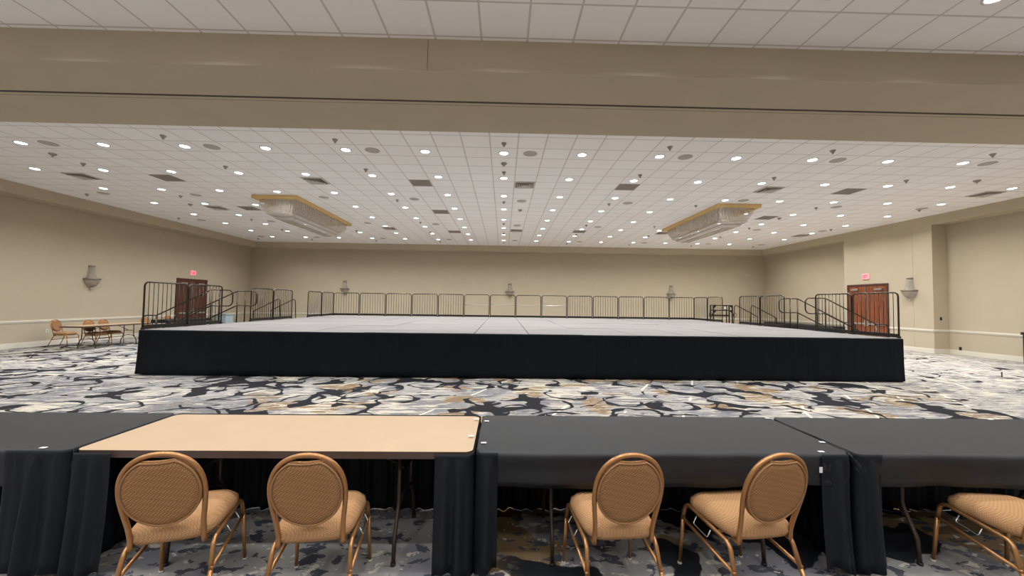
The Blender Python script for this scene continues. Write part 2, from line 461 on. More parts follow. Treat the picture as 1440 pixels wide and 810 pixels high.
run('baseboard_right', [('x', XR, -1, YN, BY0), ('y', BY0, -1, FR, XR), ('x', FR, -1, BY0, DR0), ('x', FR, -1, DR1, BY1), ('y', BY1, 1, FR, XR), ('x', XR, -1, BY1, YB)], 0, 0, 0, BBP)
run('trim_5', [('x', XL, 1, YN, DL0 - .0), ('x', XL, 1, DL1, YB)], 0, 0, 0, CRP)
run('trim_6', [('y', YB, -1, XL, XR)], 0, 0, 0, CRP)
run('trim_7', [('x', XR, -1, YN, BY0), ('y', BY0, -1, FR, XR), ('x', FR, -1, BY0, DR0), ('x', FR, -1, DR1, BY1), ('y', BY1, 1, FR, XR), ('x', XR, -1, BY1, YB)], 0, 0, 0, CRP)

# ------------------------------------------------------------------ doors (local frame: width along +x, face towards -y)
def double_door(name, loc, rz, width, height, wood):
    root = bpy.data.objects.new(name, None); COL.objects.link(root); root.location = loc; root.rotation_euler = (0, 0, rz)
    root['kind'] = 'structure'; root['label'] = 'double wooden exit door with push bars and closers'
    w, h, f = width / 2, height, 0.085
    bm = bmesh.new()
    add_box(bm, -w, -w + f, -.045, .0, 0, h, bevel=.006); add_box(bm, w - f, w, -.045, .0, 0, h, bevel=.006); add_box(bm, -w + f, w - f, -.045, .0, h - f, h, bevel=.006)
    link('door_frame', bm, M['door_frame'], root)
    for s in (-1, 1):
        x0, x1 = (-w + f + .004, -.004) if s < 0 else (.004, w - f - .004)
        lf = link('door_leaf', box(x0, x1, -.028, -.002, .01, h - f - .006, bevel=.003), wood, root)
        link('door_closer', box((x0 + x1) / 2 - .17 + s * .12, (x0 + x1) / 2 + .17 + s * .12, -.085, -.028, h - f - .20, h - f - .11, bevel=.008), M['chrome'], lf)
        bm = box(x0 + .05, x1 - .05, -.075, -.03, .93, 1.0, bevel=.008)
        add_box(bm, (-.10 if s < 0 else .03), (-.03 if s < 0 else .10), -.085, -.028, .86, 1.10, bevel=.01)
        link('push_bar', bm, M['chrome'], lf)
        link('vertical_rod', box((-.068 if s < 0 else .052), (-.052 if s < 0 else .068), -.05, -.028, 1.10, h - f - .05), M['chrome'], lf)
    return root
double_door('door_1', (XL, (DL0 + DL1) / 2, 0), PI / 2, DL1 - DL0, 2.66, M['wood_dark'])
double_door('door_2', (FR, (DR0 + DR1) / 2, 0), -PI / 2, DR1 - DR0, 2.71, M['wood'])

# exit signs
def exit_sign(loc, rz, label):
    t = thing('exit_sign', label, 'exit sign', loc, rz, 'exit signs over the doors')
    link('housing', box(-.17, .17, -.05, 0, -.12, .12, bevel=.012), M['signbox'], t)
    bm = bmesh.new(); y0, y1 = -.056, -.049
    H, st = .075, .02
    def bar(xa, za, xb, zb):
        d = Vector((xb - xa, 0, zb - za)); n = Vector((-d.z, 0, d.x)).normalized() * st / 2
        q = [Vector((xa, 0, za)) + n, Vector((xa, 0, za)) - n, Vector((xb, 0, zb)) - n, Vector((xb, 0, zb)) + n]
        A = [bm.verts.new((p.x, y0, p.z)) for p in q]; B = [bm.verts.new((p.x, y1, p.z)) for p in q]
        bm.faces.new(A); bm.faces.new(B[::-1])
        for i in range(4): bm.faces.new((A[i], B[i], B[(i + 1) % 4], A[(i + 1) % 4]))
    x = -.13                                       # E
    bar(x + .01, -H, x + .01, H); bar(x, H - .01, x + .055, H - .01); bar(x, 0, x + .045, 0); bar(x, -H + .01, x + .055, -H + .01)
    x = -.06; bar(x, -H, x + .065, H); bar(x, H, x + .065, -H)          # X
    x = .027; bar(x, -H, x, H)                                           # I
    x = .055; bar(x, H - .01, x + .075, H - .01); bar(x + .0375, -H, x + .0375, H)   # T
    link('lettering', bm, M['red'], t)
    return t
exit_sign((XL, 19.98, 2.96), PI / 2, 'small red exit sign above the door in the left wall')
exit_sign((FR, 16.93, 3.05), -PI / 2, 'small glowing red exit sign above the reddish door in the right wall')

# ------------------------------------------------------------------ crystal wall sconces
def make_sconce():
    t = thing('wall_sconce', '', 'wall light', group='crystal wall sconces')
    # local: wall at y=0, body towards -y ; z measured from lamp centre
    A0, A1 = PI, 2 * PI
    bm = bmesh.new()
    add_lathe(bm, [(.100, .43), (.118, .435), (.118, .475), (.085, .485), (.0, .487)], 16, 0, A0, A1)
    link('crown', bm, M['pewter'], t)
    bm = bmesh.new(); n = 22
    for k in range(n + 1):
        a = A0 + (A1 - A0) * k / n
        pts = [(r * math.cos(a), r * math.sin(a), z) for r, z in ((.095, .43), (.108, .30), (.130, .15), (.165, .03), (.205, -.045))]
        add_tube(bm, pts, .0075, 5)
    add_lathe(bm, [(.060, .43), (.070, .30), (.088, .15), (.12, .03), (.165, -.045)], 18, 0, A0, A1)
    link('crystal_strands', bm, M['crystal'], t)
    bm = bmesh.new()
    add_lathe(bm, [(.215, -.03), (.285, -.005), (.29, -.035), (.265, -.07), (.215, -.065)], 20, 0, A0, A1)
    link('ring', bm, M['pewter'], t)
    bm = bmesh.new()
    prof = [(.258, -.07), (.238, -.14), (.195, -.22), (.140, -.29), (.080, -.335), (.045, -.345)]
    add_lathe(bm, [(r * .80, z) for r, z in prof], 20, 0, A0, A1)
    for k in range(n + 1):
        a = A0 + (A1 - A0) * k / n
        add_tube(bm, [(r * 1.02 * math.cos(a), r * 1.02 * math.sin(a), z) for r, z in prof], .007, 5)
    link('crystal_bowl', bm, M['crystal'], t)
    bm = bmesh.new(); bmesh.ops.create_uvsphere(bm, u_segments=12, v_segments=8, radius=.055)
    for v in bm.verts: v.co += Vector((0, -.056, -.40))
    link('ball', bm, M['crystal'], t, True)
    return t
sc0 = make_sconce()
SC = [((XL, 15.15, 2.40), PI / 2, 'crystal wall sconce on the left wall above the tan table'),
      ((-9.86, YB, 2.44), 0, 'crystal wall sconce on the rear wall, nearest the left corner'),
      ((0.39, YB, 2.40), 0, 'crystal wall sconce in the middle of the rear wall'),
      ((10.58, YB, 2.41), 0, 'crystal wall sconce on the rear wall, nearest the right corner'),
      ((FR, 15.06, 2.40), -PI / 2, 'clear crystal wall sconce beside the reddish double door')]
for i, (l, rz, lab) in enumerate(SC):
    if i == 0:
        sc0.location = l; sc0.rotation_euler = (0, 0, rz); sc0['label'] = lab
    else: dup(sc0, l, rz, lab)

# small wall fittings
def outlet(loc, rz, m, label, name='wall_outlet'):
    t = thing(name, label, 'outlet' if name == 'wall_outlet' else 'switch', loc, rz)
    link('cover_plate', box(-.04, .04, -.012, 0, -.06, .06, bevel=.004), m, t)
    for z in (-.028, .028): link('socket', box(-.016, .016, -.016, -.008, z - .014, z + .014, bevel=.003), M['black'], t)
outlet((XL, 13.82, .50), PI / 2, M['white'], 'white wall outlet plate low on the left wall behind a chair')
outlet((16.30, BY0, 1.30), 0, M['black'], 'small dark key switch on the narrow side of the door block', 'wall_switch')
outlet((XR, 13.9, .235), -PI / 2, M['black'], 'small black outlet low on the right recessed wall')

# ------------------------------------------------------------------ ceiling fittings
def tile_pos(i, j): return GX + i * T, GY + j * T
def make_downlight():
    bm = bmesh.new()
    add_lathe(bm, [(.128, 0), (.128, -.008), (.110, -.014), (.098, -.010), (.095, .0)], 24)
    t = link('recessed_downlight', bm, M['white'])
    tag(t, '', 'ceiling light')
    bm = bmesh.new()
    add_lathe(bm, [(.097, -.003), (.088, -.009), (.05, -.013), (.001, -.014)], 20)
    link('lens', bm, M['lens'], t)
    la = bpy.data.lights.new('lamp', 'AREA'); la.shape = 'DISK'; la.size = .2; la.energy = LAMP_W; la.color = (.975, .985, 1.0)
    la.spread = math.radians(LAMP_SPREAD)
    lo = bpy.data.objects.new('lamp', la); COL.objects.link(lo); lo.parent = t; lo.location = (0, 0, -.018)
    return t
LAMP_W, LAMP_SPREAD = 30.0, 140
dl0 = make_downlight(); first = True
def place_dl(x, y, label, group):
    global first
    if first:
        dl0.location = (x, y, HC); dl0['label'] = label; dl0['group'] = group; first = False
    else: dup(dl0, (x, y, HC), 0, label, group)
for j in range(8):
    seq = 0
    for k in range(-7, 9):
        if k in (-4, 4) and j in (3, 4): continue
        x, y = tile_pos(.5 + 3 * k, 1.5 + 3 * j)
        row = 'row just beyond the header' if j == 0 else ('rearmost row' if j == 7 else ORD[j + 1] + ' row beyond the header')
        if j == 0 and (k < -6 or k > 6):
            lab = 'round lit ceiling downlight at the %s end of the row just beyond the header' % ('left' if k < 0 else 'right') if k != 7 else 'round lit ceiling downlight next to the right end of the row just beyond the header'
        else:
            seq += 1
            lab = 'round lit ceiling downlight, %s from the left in the %s' % (ORD[seq], row)
        place_dl(x, y, lab, 'downlights in the far ceiling')
for q in range(5):  # rows added to light the near half; all but one fixture are unseen
    for k in range(-8, 9):
        x = GX + (.5 + 3 * k) * T; y = GYN - 1.5 * T - 3 * T * q
        lab = 'round lit downlight at the top right corner, on this side of the header' if (q == 0 and k == 3) else 'unseen round downlight added in the near ceiling'
        place_dl(x, y, lab, None if (q == 0 and k == 3) else 'unseen downlights in the near ceiling')
# the near half of the hall is dimmed a little
near_lamp = None
for o in list(COL.objects):
    if o.type == 'LIGHT' and o.parent and o.parent.location.y < HY0:
        if near_lamp is None: near_lamp = o.data.copy(); near_lamp.energy = LAMP_W * .72
        o.data = near_lamp

def repeat(proto, items, group):
    for i, (x, y, lab) in enumerate(items):
        if i == 0: proto.location = (x, y, HC); proto['label'] = lab; proto['group'] = group
        else: dup(proto, (x, y, HC), 0, lab, group)

# round grey loudspeakers
bm = bmesh.new()
add_lathe(bm, [(.165, 0), (.165, -.006), (.150, -.010)], 24)
sp = link('ceiling_speaker', bm, M['speaker']); tag(sp, '', 'ceiling speaker')
bm = bmesh.new(); add_lathe(bm, [(.150, -.010), (.09, -.016), (.001, -.018)], 24); link('grille', bm, M['speaker'], sp)
rows = [(1.5, [-16.5, -10.5, -4.5, 1.5, 7.5, 13.5, 19.5]), (8.5, [-21.5, -16.5, -9.5, -4.5, 1.5, 7.5, 13.5, 19.5, 24.5]),
        (15.5, [-21.5, -16.5, -9.5, -4.5, 1.5, 7.5, 13.5, 19.5, 24.5]), (22.5, [-21.5, -16.5, -10.5, -4.5, 1.5, 7.5, 13.5, 19.5, 24.5])]
it = []
for r, (j, xs) in enumerate(rows):
    if r == 2: xs = [v for v in xs if v not in (13.5,)]
    if r == 1: xs = [v for v in xs]
    for n_, i in enumerate(xs):
        x, y = tile_pos(i, j)
        if r == 1 and i == 13.5: y -= T
        it.append((x, y, 'round grey ceiling speaker, %s from the left in the %s speaker row' % (ORD[n_ + 1], ORD[r + 1] if r < 3 else 'rearmost')))
repeat(sp, it, 'ceiling speakers')

# pendent sprinkler heads
bm = bmesh.new()
add_lathe(bm, [(.058, 0), (.056, -.010), (.040, -.034), (.024, -.058), (.009, -.072), (.020, -.074), (.020, -.080), (.001, -.082)], 12)
sk = link('ceiling_sprinkler', bm, M['sprk']); tag(sk, '', 'sprinkler')
rows = [(.56, [-11.5, -5.5, .5, 6.5, 12.5, 18.5]), (3.66, [-17.5, -11.5, -5.5, .5, 6.5, 12.5, 18.5]), (8.72, [-22.6, -17.5, -5.5, .5, 6.5, 11.5, 18.5, 24.6]),
        (14.85, [-22.6, -17.5, -5.5, .5, 6.5, 11.5, 18.5, 24.6]), (18.7, [-17.5, -11.5, -5.5, .5, 6.5, 12.5, 18.5]), (23.7, [-22.5, -17.5, -11.5, -5.5, .5, 6.5, 12.5, 18.5, 24.5])]
it = []
for r, (j, xs) in enumerate(rows):
    for n_, i in enumerate(xs):
        x, y = tile_pos(i, j)
        it.append((x, y, 'small pendent sprinkler head, %s from the left in the %s sprinkler row' % (ORD[n_ + 1], ORD[r + 1] if r < 5 else 'rearmost')))
repeat(sk, it, 'sprinkler heads')
# wide detectors
bm = bmesh.new()
add_lathe(bm, [(.075, 0), (.075, -.02), (.05, -.045), (.02, -.05), (.016, -.085), (.001, -.088)], 14)
sd = link('smoke_detector', bm, M['sprk']); tag(sd, '', 'detector')
it = [(*tile_pos(-17.55, 2.57), 'wide grey ceiling detector near the left end of the front speaker row'),
      (*tile_pos(.5, 2.58), 'wide grey ceiling detector between the two middle sprinkler heads'),
      (*tile_pos(21.55, 3.5), 'wide grey ceiling detector far right, near the second downlight row'),
      (*tile_pos(1.5, 10.57), 'tiny ceiling detector behind the middle speaker of the second speaker row'),
      (*tile_pos(-18.5, 10.67), 'tiny ceiling detector left of the left chandelier'),
      (*tile_pos(18.34, 11.5), 'tiny ceiling detector right of the right chandelier')]
repeat(sd, it, 'ceiling detectors')
# flat return grilles
h = T / 2 - .012
bm = box(-h, h, -h, h, -.012, 0, bevel=.004)
rg = link('ceiling_return_vent', bm, M['grille']); tag(rg, '', 'air vent')
bm = bmesh.new()
for k in range(14): 
    y = -h + .035 + k * (2 * h - .07) / 13
    add_box(bm, -h + .03, h - .03, y - .009, y + .009, -.016, -.010)
link('louvre_blades', bm, M['grille'], rg)
names = {0: 'front', 1: 'middle', 2: 'rearmost'}
it = []
for r, (j, xs) in enumerate([(5.5, [-15.5, -3.5, 6.5, 17.5]), (11.5, [-15.5, -3.5, 17.5]), (17.5, [-3.5, 6.5])]):
    for n_, i in enumerate(xs):
        if r == 2 and n_ == 0: j_ = 18.5
        else: j_ = j
        it.append((*tile_pos(i, j_), 'flat square grey return grille, %s from the left in the %s grille row' % (ORD[n_ + 1], names[r])))
repeat(rg, it, 'square return grilles')
# louvred diffusers
bm = bmesh.new()
add_box(bm, -h, h, -h, h, -.006, -.001, mi=0)  # dark plate: shade of the open recess put into its colour
vd = link('ceiling_air_vent', bm, M['plenum_shade']); tag(vd, '', 'air vent')
bm = bmesh.new()
def ring(bm, r0, z0, r1, z1):
    A = [bm.verts.new((r0 * a, r0 * c, z0)) for a, c in ((-1, -1), (1, -1), (1, 1), (-1, 1))]
    B = [bm.verts.new((r1 * a, r1 * c, z1)) for a, c in ((-1, -1), (1, -1), (1, 1), (-1, 1))]
    for i in range(4): bm.faces.new((A[i], A[(i + 1) % 4], B[(i + 1) % 4], B[i]))
ring(bm, h, -.001, h, -.02); ring(bm, h, -.02, h - .03, -.024); ring(bm, h - .03, -.024, h - .035, -.006)
for r in (.225, .165, .105): ring(bm, r - .032, -.008, r, -.045); ring(bm, r, -.045, r + .006, -.045)
add_box(bm, -.05, .05, -.05, .05, -.048, -.04)
link('louvre_vanes', bm, M['vane'], vd)
it = []
for r, (j, xs) in enumerate([(5.45, [-19.4, -8.5, 1.5, 13.5, 24.4]), (11.5, [-17.5]), (17.5, [-8.5, 1.5, 13.2, 24.4])]):
    for n_, i in enumerate(xs):
        it.append((*tile_pos(i, j), 'white louvred air diffuser, %s from the left in the %s diffuser row' % (ORD[n_ + 1], names[r])) if r != 1 else
                  (*tile_pos(i, j), 'white louvred air diffuser left of the left chandelier'))
repeat(vd, it, 'louvred air diffusers')

# ------------------------------------------------------------------ chandeliers
def rect_pts(hx, hy, step):
    out = []; nx = max(1, round(2 * hx / step)); ny = max(1, round(2 * hy / step))
    for k in range(nx): out.append((-hx + 2 * hx * k / nx, -hy, 0, -1))
    for k in range(ny): out.append((hx, -hy + 2 * hy * k / ny, 1, 0))
    for k in range(nx): out.append((hx - 2 * hx * k / nx, hy, 0, 1))
    for k in range(ny): out.append((-hx, hy - 2 * hy * k / ny, -1, 0))
    return out
def make_chandelier():
    t = thing('crystal_chandelier', '', 'chandelier', group='rectangular crystal chandeliers')
    HX, HY = .755, 2.35
    bm = bmesh.new()
    for a, c, z0, z1 in ((0, .06, -.115, 0), (.06, .16, -.105, -.02)):
        for x0, x1, y0, y1 in ((-HX + a, HX - a, -HY + a, -HY + c), (-HX + a, HX - a, HY - c, HY - a), (-HX + a, -HX + c, -HY + c, HY - c), (HX - c, HX - a, -HY + c, HY - c)):
            add_box(bm, x0, x1, y0, y1, z0, z1, bevel=.008)
    link('gold_frame', bm, M['brass'], t)
    link('mounting_plate', box(-HX + .15, HX - .15, -HY + .15, HY - .15, -.03, -.002), M['white'], t)
    tiers = [(.585, 2.16, -.10, -.50, .10), (.47, 2.02, -.50, -.60, .10), (.34, 1.86, -.60, -.70, .12)]
    for hx, hy, z0, z1, inw in tiers:
        bm = bmesh.new()
        prof = []
        N = 6
        for k in range(N + 1):                      # straight drop that curls inward at the foot
            u = k / N
            prof.append((inw * 1.4 * (u ** 2.6), z0 + (z1 - z0) * u))
        jit = .01
        for x, y, nx, ny in rect_pts(hx, hy, .05):
            j = random.uniform(-jit, jit)
            tx, ty = -ny, nx
            for sgn in (1,):
                cols = []
                for d, z in prof:
                    sx, sy = 1 - d / hx, 1 - d / hy
                    px, py = x * sx, y * sy
                    cols.append((Vector((px + nx * (j + .012), py + ny * (j + .012), z)), Vector((px - tx * .022 + nx * j, py - ty * .022 + ny * j, z)), Vector((px + tx * .022 + nx * j, py + ty * .022 + ny * j, z))))
                V = [[bm.verts.new(p) for p in c] for c in cols]
                for A, B in zip(V, V[1:]):
                    bm.faces.new((A[1], A[0], B[0], B[1])); bm.faces.new((A[0], A[2], B[2], B[0]))
        # bottom lattice of the tier
        d = prof[-1][0]; bx, by = hx - d, hy - d
        nb = int(2 * by / .06)
        for k in range(nb):
            y = -by + (k + .5) * 2 * by / nb; w = .026; zz = z1 + random.uniform(-.008, .008)
            q = [bm.verts.new(p) for p in ((-bx, y - w, zz), (bx, y - w, zz), (bx, y + w, zz), (-bx, y + w, zz))]
            bm.faces.new(q[::-1])
        # a beaded edge
        add_tube(bm, [(-bx, -by, z1), (bx, -by, z1), (bx, by, z1), (-bx, by, z1)], .014, 6, True)
        link('crystal_tier', bm, M['crystal'], t)
    bm = bmesh.new()
    for k in range(9):
        y = -1.9 + k * .475
        for x in (-.25, .25): add_lathe(bm, [(.03, -.03), (.045, -.12), (.04, -.17), (.001, -.19)], 10, 0, c=(x, y))
    link('lamp_bulbs', bm, M['white'], t)
    return t
ch0 = make_chandelier()
ch0.location = (-7.68, 15.42, HC - .003); ch0['label'] = 'gold rimmed rectangular crystal chandelier above the left half of the stage'
dup(ch0, (8.03, 15.42, HC - .003), 0, 'gold rimmed rectangular crystal chandelier above the right half of the stage')

# ------------------------------------------------------------------ stage
SX0, SX1, SY0, SY1, SZ = -7.957, 9.112, 8.77, 18.523, .984
SM = (SX0 + SX1) / 2
stage = thing('stage_platform', 'large low stage with grey carpeted deck and black skirting', 'stage', (SM, (SY0 + SY1) / 2, 0))
stage_o = Vector(stage.location)
PW, PL = 1.2192, 2.4384
for r in range(4):
    for c in range(14):
        x0 = SX0 + c * PW - SM; y0 = SY0 + r * PL - stage_o.y
        g = .003
        gx0 = .006 if c == 7 or c == 6 else g
        dz = random.uniform(-.004, .003)
        bm = box(x0 + gx0, x0 + PW - (.006 if c in (5, 6) else g), y0 + g, y0 + PL - g, SZ - .09 + dz, SZ + dz, bevel=.004)
        for f in bm.faces: f.material_index = 0 if f.normal.z > .5 else 1
        bm.normal_update()
        for f in bm.faces: f.material_index = 0 if f.normal.z > .5 else 1
        link('deck_panel', bm, [M['deck'], M['deck_edge']], stage)
def skirt_strip(path, top, bottom, nrm_amp0, nrm_amp1, period, bm, band=.05, flare=.0, hem=.008, nz=8, header=True):
    """Hanging pleated cloth along a dense path of (x, y, nx, ny)."""
    s = 0; cols = []
    ph = random.uniform(0, 6)
    prev = None
    for x, y, nx, ny in path:
        if prev: s += math.hypot(x - prev[0], y - prev[1])
        prev = (x, y)
        col = []
        w = math.sin(s * 2 * PI / period + ph) * .6 + math.sin(s * 2 * PI / (period * .53) + ph * 2.1) * .25 + math.sin(s * 2 * PI / (period * 2.3) + ph) * .35
        wt = math.sin(s * 2 * PI / .028)
        hz = hem * (math.sin(s * 2 * PI / .9 + ph) + .5 * math.sin(s * 2 * PI / .31))
        zs = [top, top - band] + [top - band - (top - band - bottom - hz) * (k / nz) for k in range(1, nz + 1)]
        for k, z in enumerate(zs):
            u = (top - z) / (top - bottom)
            a = nrm_amp0 + (nrm_amp1 - nrm_amp0) * min(1, u * 1.3)
            d = a * w if k > 1 else 0.0
            if header and k in (2, 3): d += .011 * math.sin(s * 2 * PI / .105 + math.sin(s * 3.1)) * max(0, math.sin(s * 1.3 + ph) * .7 + math.sin(s * 4.1) * .5)
            d += flare * u * u
            col.append(bm.verts.new((x + nx * d, y + ny * d, z)))
        cols.append(col)
    for A, B in zip(cols, cols[1:]):
        for k in range(len(A) - 1):
            f = bm.faces.new((A[k], A[k + 1], B[k + 1], B[k])); f.smooth = True
    return bm
def line_path(p, q, n, step):
    d = math.hypot(q[0] - p[0], q[1] - p[1]); m = max(2, int(d / step))
    return [(p[0] + (q[0] - p[0]) * k / m, p[1] + (q[1] - p[1]) * k / m, n[0], n[1]) for k in range(m + 1)]
def solid(o, th=.003):
    md = o.modifiers.new('thickness', 'SOLIDIFY'); md.thickness = th; md.offset = 0
xs = [SX0, -7.48] + [-7.48 + 2.397 * k for k in range(1, 7)] + [SX1]
OY = stage_o.y
for a, c in zip(xs, xs[1:]):
    bm = bmesh.new()
    y = SY0 - .012
    skirt_strip(line_path((a - SM - (.0 if a == SX0 else .006), y - OY - (.007 if xs.index(a) % 2 else 0)), (c - SM + .006, y - OY - (.007 if xs.index(a) % 2 else 0)), (0, -1), .014), SZ - .006, .022, .0015, .006, .42, bm, band=.03, flare=.03, nz=7)
    solid(link('skirt_panel', bm, M['skirt'], stage))
for sgn, X in ((-1, SX0 - .012), (1, SX1 + .012)):
    for k in range(4):
        a, c = SY0 + k * PL, SY0 + (k + 1) * PL
        bm = bmesh.new()
        p, q = ((X - SM, c - OY + .006), (X - SM, a - OY - .0)) if sgn < 0 else ((X - SM, a - OY - .0), (X - SM, c - OY + .006))
        skirt_strip(line_path(p, q, (sgn, 0), .03), SZ - .006, .022, .0015, .008, .42, bm, band=.03, flare=.05 if sgn < 0 else .03, nz=6, header=False)
        solid(link('skirt_panel', bm, M['skirt'], stage))
bm = bmesh.new()
for i in range(0, 15, 2):
    for j in range(5):
        x = min(max(SX0 + i * PW - SM, SX0 - SM + .1), SX1 - SM - .1); y = min(max(SY0 + j * PL - OY, SY0 - OY + .1), SY1 - OY - .1)
        add_tube(bm, [(x, y, 0), (x, y, SZ - .09)], .024, 6)
o = link('support_legs', bm, M['black'], stage); o['kind'] = 'stuff'

# guard rails (local: panel along +x from -w/2, base at z=0)
RW, RH = 1.165, 1.05
def rail_common(t):
    pts = fillet([(-RW / 2, 0, .0), (-RW / 2, 0, RH), (RW / 2, 0, RH), (RW / 2, 0, .0)], .10, False, 6)
    link('frame', tube(pts, .0185, 8), M['rail'], t)
    link('kick_plate', box(-RW / 2 + .0, RW / 2 - .0, -.012, .012, .012, .098, bevel=.003), M['rail_black'], t)
    for s in (-1, 1):
        link('clamp_foot', box(s * RW / 2 - .025, s * RW / 2 + .025, -.03, .03, 0, .045, bevel=.006), M['rail_black'], t)
def make_bar_rail():
    t = thing('guard_rail', '', 'guard rail', group='guard rails round the stage')
    rail_common(t)
    for k in range(1, 10):
        x = -RW / 2 + RW * k / 10
        link('baluster', tube([(x, 0, .08), (x, 0, RH - .005)], .0075, 6), M['rail'], t)
    return t
def make_open_rail():
    t = thing('guard_rail', '', 'guard rail', group='guard rails round the stage')
    rail_common(t)
    link('mid_rail', tube([(-RW / 2, 0, RH * .55), (RW / 2, 0, RH * .55)], .014, 8), M['chrome'], t)
    return t
bar0, open0 = make_bar_rail(), make_open_rail()
used = set()
def put_rail(proto, x, y, rz, label):
    if proto.name not in used:
        used.add(proto.name); proto.location = (x, y, SZ + .004); proto.rotation_euler = (0, 0, rz); proto['label'] = label
    else: dup(proto, (x, y, SZ + .004), rz, label)
for k in range(14):
    op = 5 <= k <= 8
    lab = ('open two-bar guard rail, %s from the left of the four on the rear stage edge' % ORD[k - 4]) if op else \
          ('barred guard rail on the rear stage edge, %s from %s' % (ORD[k + 1], 'its left end') if k < 5 else 'barred guard rail on the rear stage edge, %s from its right end' % ORD[14 - k])
    put_rail(open0 if op else bar0, SX0 + (k + .5) * PW, SY1 - .04, 0, lab)
for sd_, X, rz in (('left', SX0 + .04, PI / 2), ('right', SX1 - .04, -PI / 2)):
    for q, y0 in enumerate((SY0, SY0 + 3 * PW, SY0 + 6 * PW)):
        for e in range(2):
            where = ('at the front corner', 'just in front of the tall stairs', 'just behind the tall stairs', 'just in front of the low-railed stairs', 'just behind the low-railed stairs', 'at the rear corner')[q * 2 + e]
            yy = y0 + (e + .5) * PW + (.003 if (q, e) == (0, 0) else 0) - (.075 if q == 2 else 0)
            put_rail(bar0, X, yy, rz, 'barred guard rail on the %s stage edge, %s' % (sd_, where))

# stairs (local: +x leads away from the stage, y across, z from the floor; stage edge at x=0)
def make_stairs(kind):
    t = thing('stage_stairs', '', 'stairs', group='stage stairs')
    n, going, W2 = 4, .36, .5
    rise = SZ / (n + 1)
    for k in range(n):
        z = SZ - rise * (k + 1)
        tr = link('tread', box(.05 + going * k, .05 + going * (k + 1) + .02, -W2, W2, z - .05, z, bevel=.006), M['black'], t)
    for s in (-1, 1):
        bm = bmesh.new()
        pts = [(.03, .0), (.03, SZ - rise), (.03 + going, SZ - rise), (.03 + going * n, rise), (.03 + going * n, 0), (.03 + going * n - .12, 0), (.03 + going * .5, SZ - 2.0 * rise), (.15, 0)]
        pts = [(.03, .0), (.03, SZ - rise - .02), (.03 + .2, SZ - rise - .02), (.03 + going * n + .04, rise - .06), (.03 + going * n + .04, 0), (.03 + going * n - .15, 0), (.2, SZ - rise - .25), (.10, 0)]
        y0, y1 = s * W2, s * (W2 + .035)
        A = [bm.verts.new((x, y0, z)) for x, z in pts]; B = [bm.verts.new((x, y1, z)) for x, z in pts]
        fa = bm.faces.new(A); fb = bm.faces.new(B[::-1])
        for i in range(len(pts)): bm.faces.new((A[i], B[i], B[(i + 1) % len(pts)], A[(i + 1) % len(pts)]))
        bmesh.ops.recalc_face_normals(bm, faces=bm.faces)
        link('stringer', bm, M['rail_black'], t)
        y = s * (W2 + .045)
        if kind == 'tall':
            loop = [(-.36, 1.935), (.24, 1.935), (1.74, 1.19), (2.12, 1.19), (2.12, .74), (1.74, .74), (.24, 1.485), (-.36, 1.485)]
            bm = tube(fillet([(x, y, z) for x, z in loop], .13, True, 5), .019, 8, True)
            h_ = link('handrail', bm, M['rail'], t)
            for x, zt, zb in ((.0, 1.935, .70), (.24, 1.935, .7), (1.74, 1.19, 0.0)):
                link('post', tube([(x, y, zb), (x, y, zt)], .018, 8), M['rail'], h_)
        else:
            pts = fillet([(.30, y, .55), (.36, y, 1.74), (1.32, y, 1.24), (1.32, y, 0)], .07, False, 5)
            link('handrail', tube(pts, .018, 8), M['rail'], t)
    return t
tall0, low0 = make_stairs('tall'), make_stairs('low')
YT, YLW = SY0 + 2.5 * PW, SY0 + 5.5 * PW - .35
YT = 11.8175; YLW = 15.44
tall0.location = (SX0 - .085, YT, 0); tall0.rotation_euler = (0, 0, PI); tall0['label'] = 'black stage stairs with looped double handrails on the left side of the stage'
dup(tall0, (SX1 + .085, YT, 0), 0, 'black stage stairs with looped double handrails on the right side of the stage')
low0.location = (SX0 - .085, YLW, 0); low0.rotation_euler = (0, 0, PI); low0['label'] = 'stage stairs with plain single handrails on the left side, farther back'
dup(low0, (SX1 + .085, YLW, 0), 0, 'stage stairs with plain single handrails on the right side, farther back')

# black frame cart behind the right rear rails
t = thing('equipment_cart', 'black steel frame cart with corner gussets and a white notice, beyond the right rear rails', 'cart', (9.64, 17.12, 0), 0)
for s in (-1, 1):
    for y in (-.12, .12): link('post', box(s * .42 - .022, s * .42 + .022, y - .022, y + .022, .12, 1.70, bevel=.004), M['rail_black'], t)
for z in (1.69, 1.47, .16):
    bm = bmesh.new()
    for y in (-.12, .12): add_box(bm, -.42, .42, y - .018, y + .018, z - .018, z + .018, bevel=.003)
    for x in (-.42, .42): add_box(bm, x - .018, x + .018, -.12, .12, z - .018, z + .018, bevel=.003)
    link('cross_frame', bm, M['rail_black'], t)
for s in (-1, 1):
    for z in (1.69, 1.47):
        bm = bmesh.new()
        for y in (-.145,):
            q = [(s * .40, y, z), (s * .27, y, z), (s * .40, y, z - .13)]
            A = [bm.verts.new(p) for p in q]; B = [bm.verts.new((p[0], p[1] + .02, p[2])) for p in q]
            bm.faces.new(A); bm.faces.new(B[::-1])
            for i in range(3): bm.faces.new((A[i], B[i], B[(i + 1) % 3], A[(i + 1) % 3]))
        bmesh.ops.recalc_face_normals(bm, faces=bm.faces)
        link('gusset', bm, M['rail_black'], t)
    link('grip_ring', tube([(s * .53 + .07 * math.cos(a), -.12, 1.27 + .10 * math.sin(a)) for a in [2 * PI * k / 14 for k in range(14)]], .012, 6, True), M['rail'], t)
    for y in (-.12, .12):
        bm = bmesh.new(); add_tube(bm, [(s * .42 - .02, y, .06), (s * .42 + .02, y, .06)], .06, 14); link('caster', bm, M['black'], t)
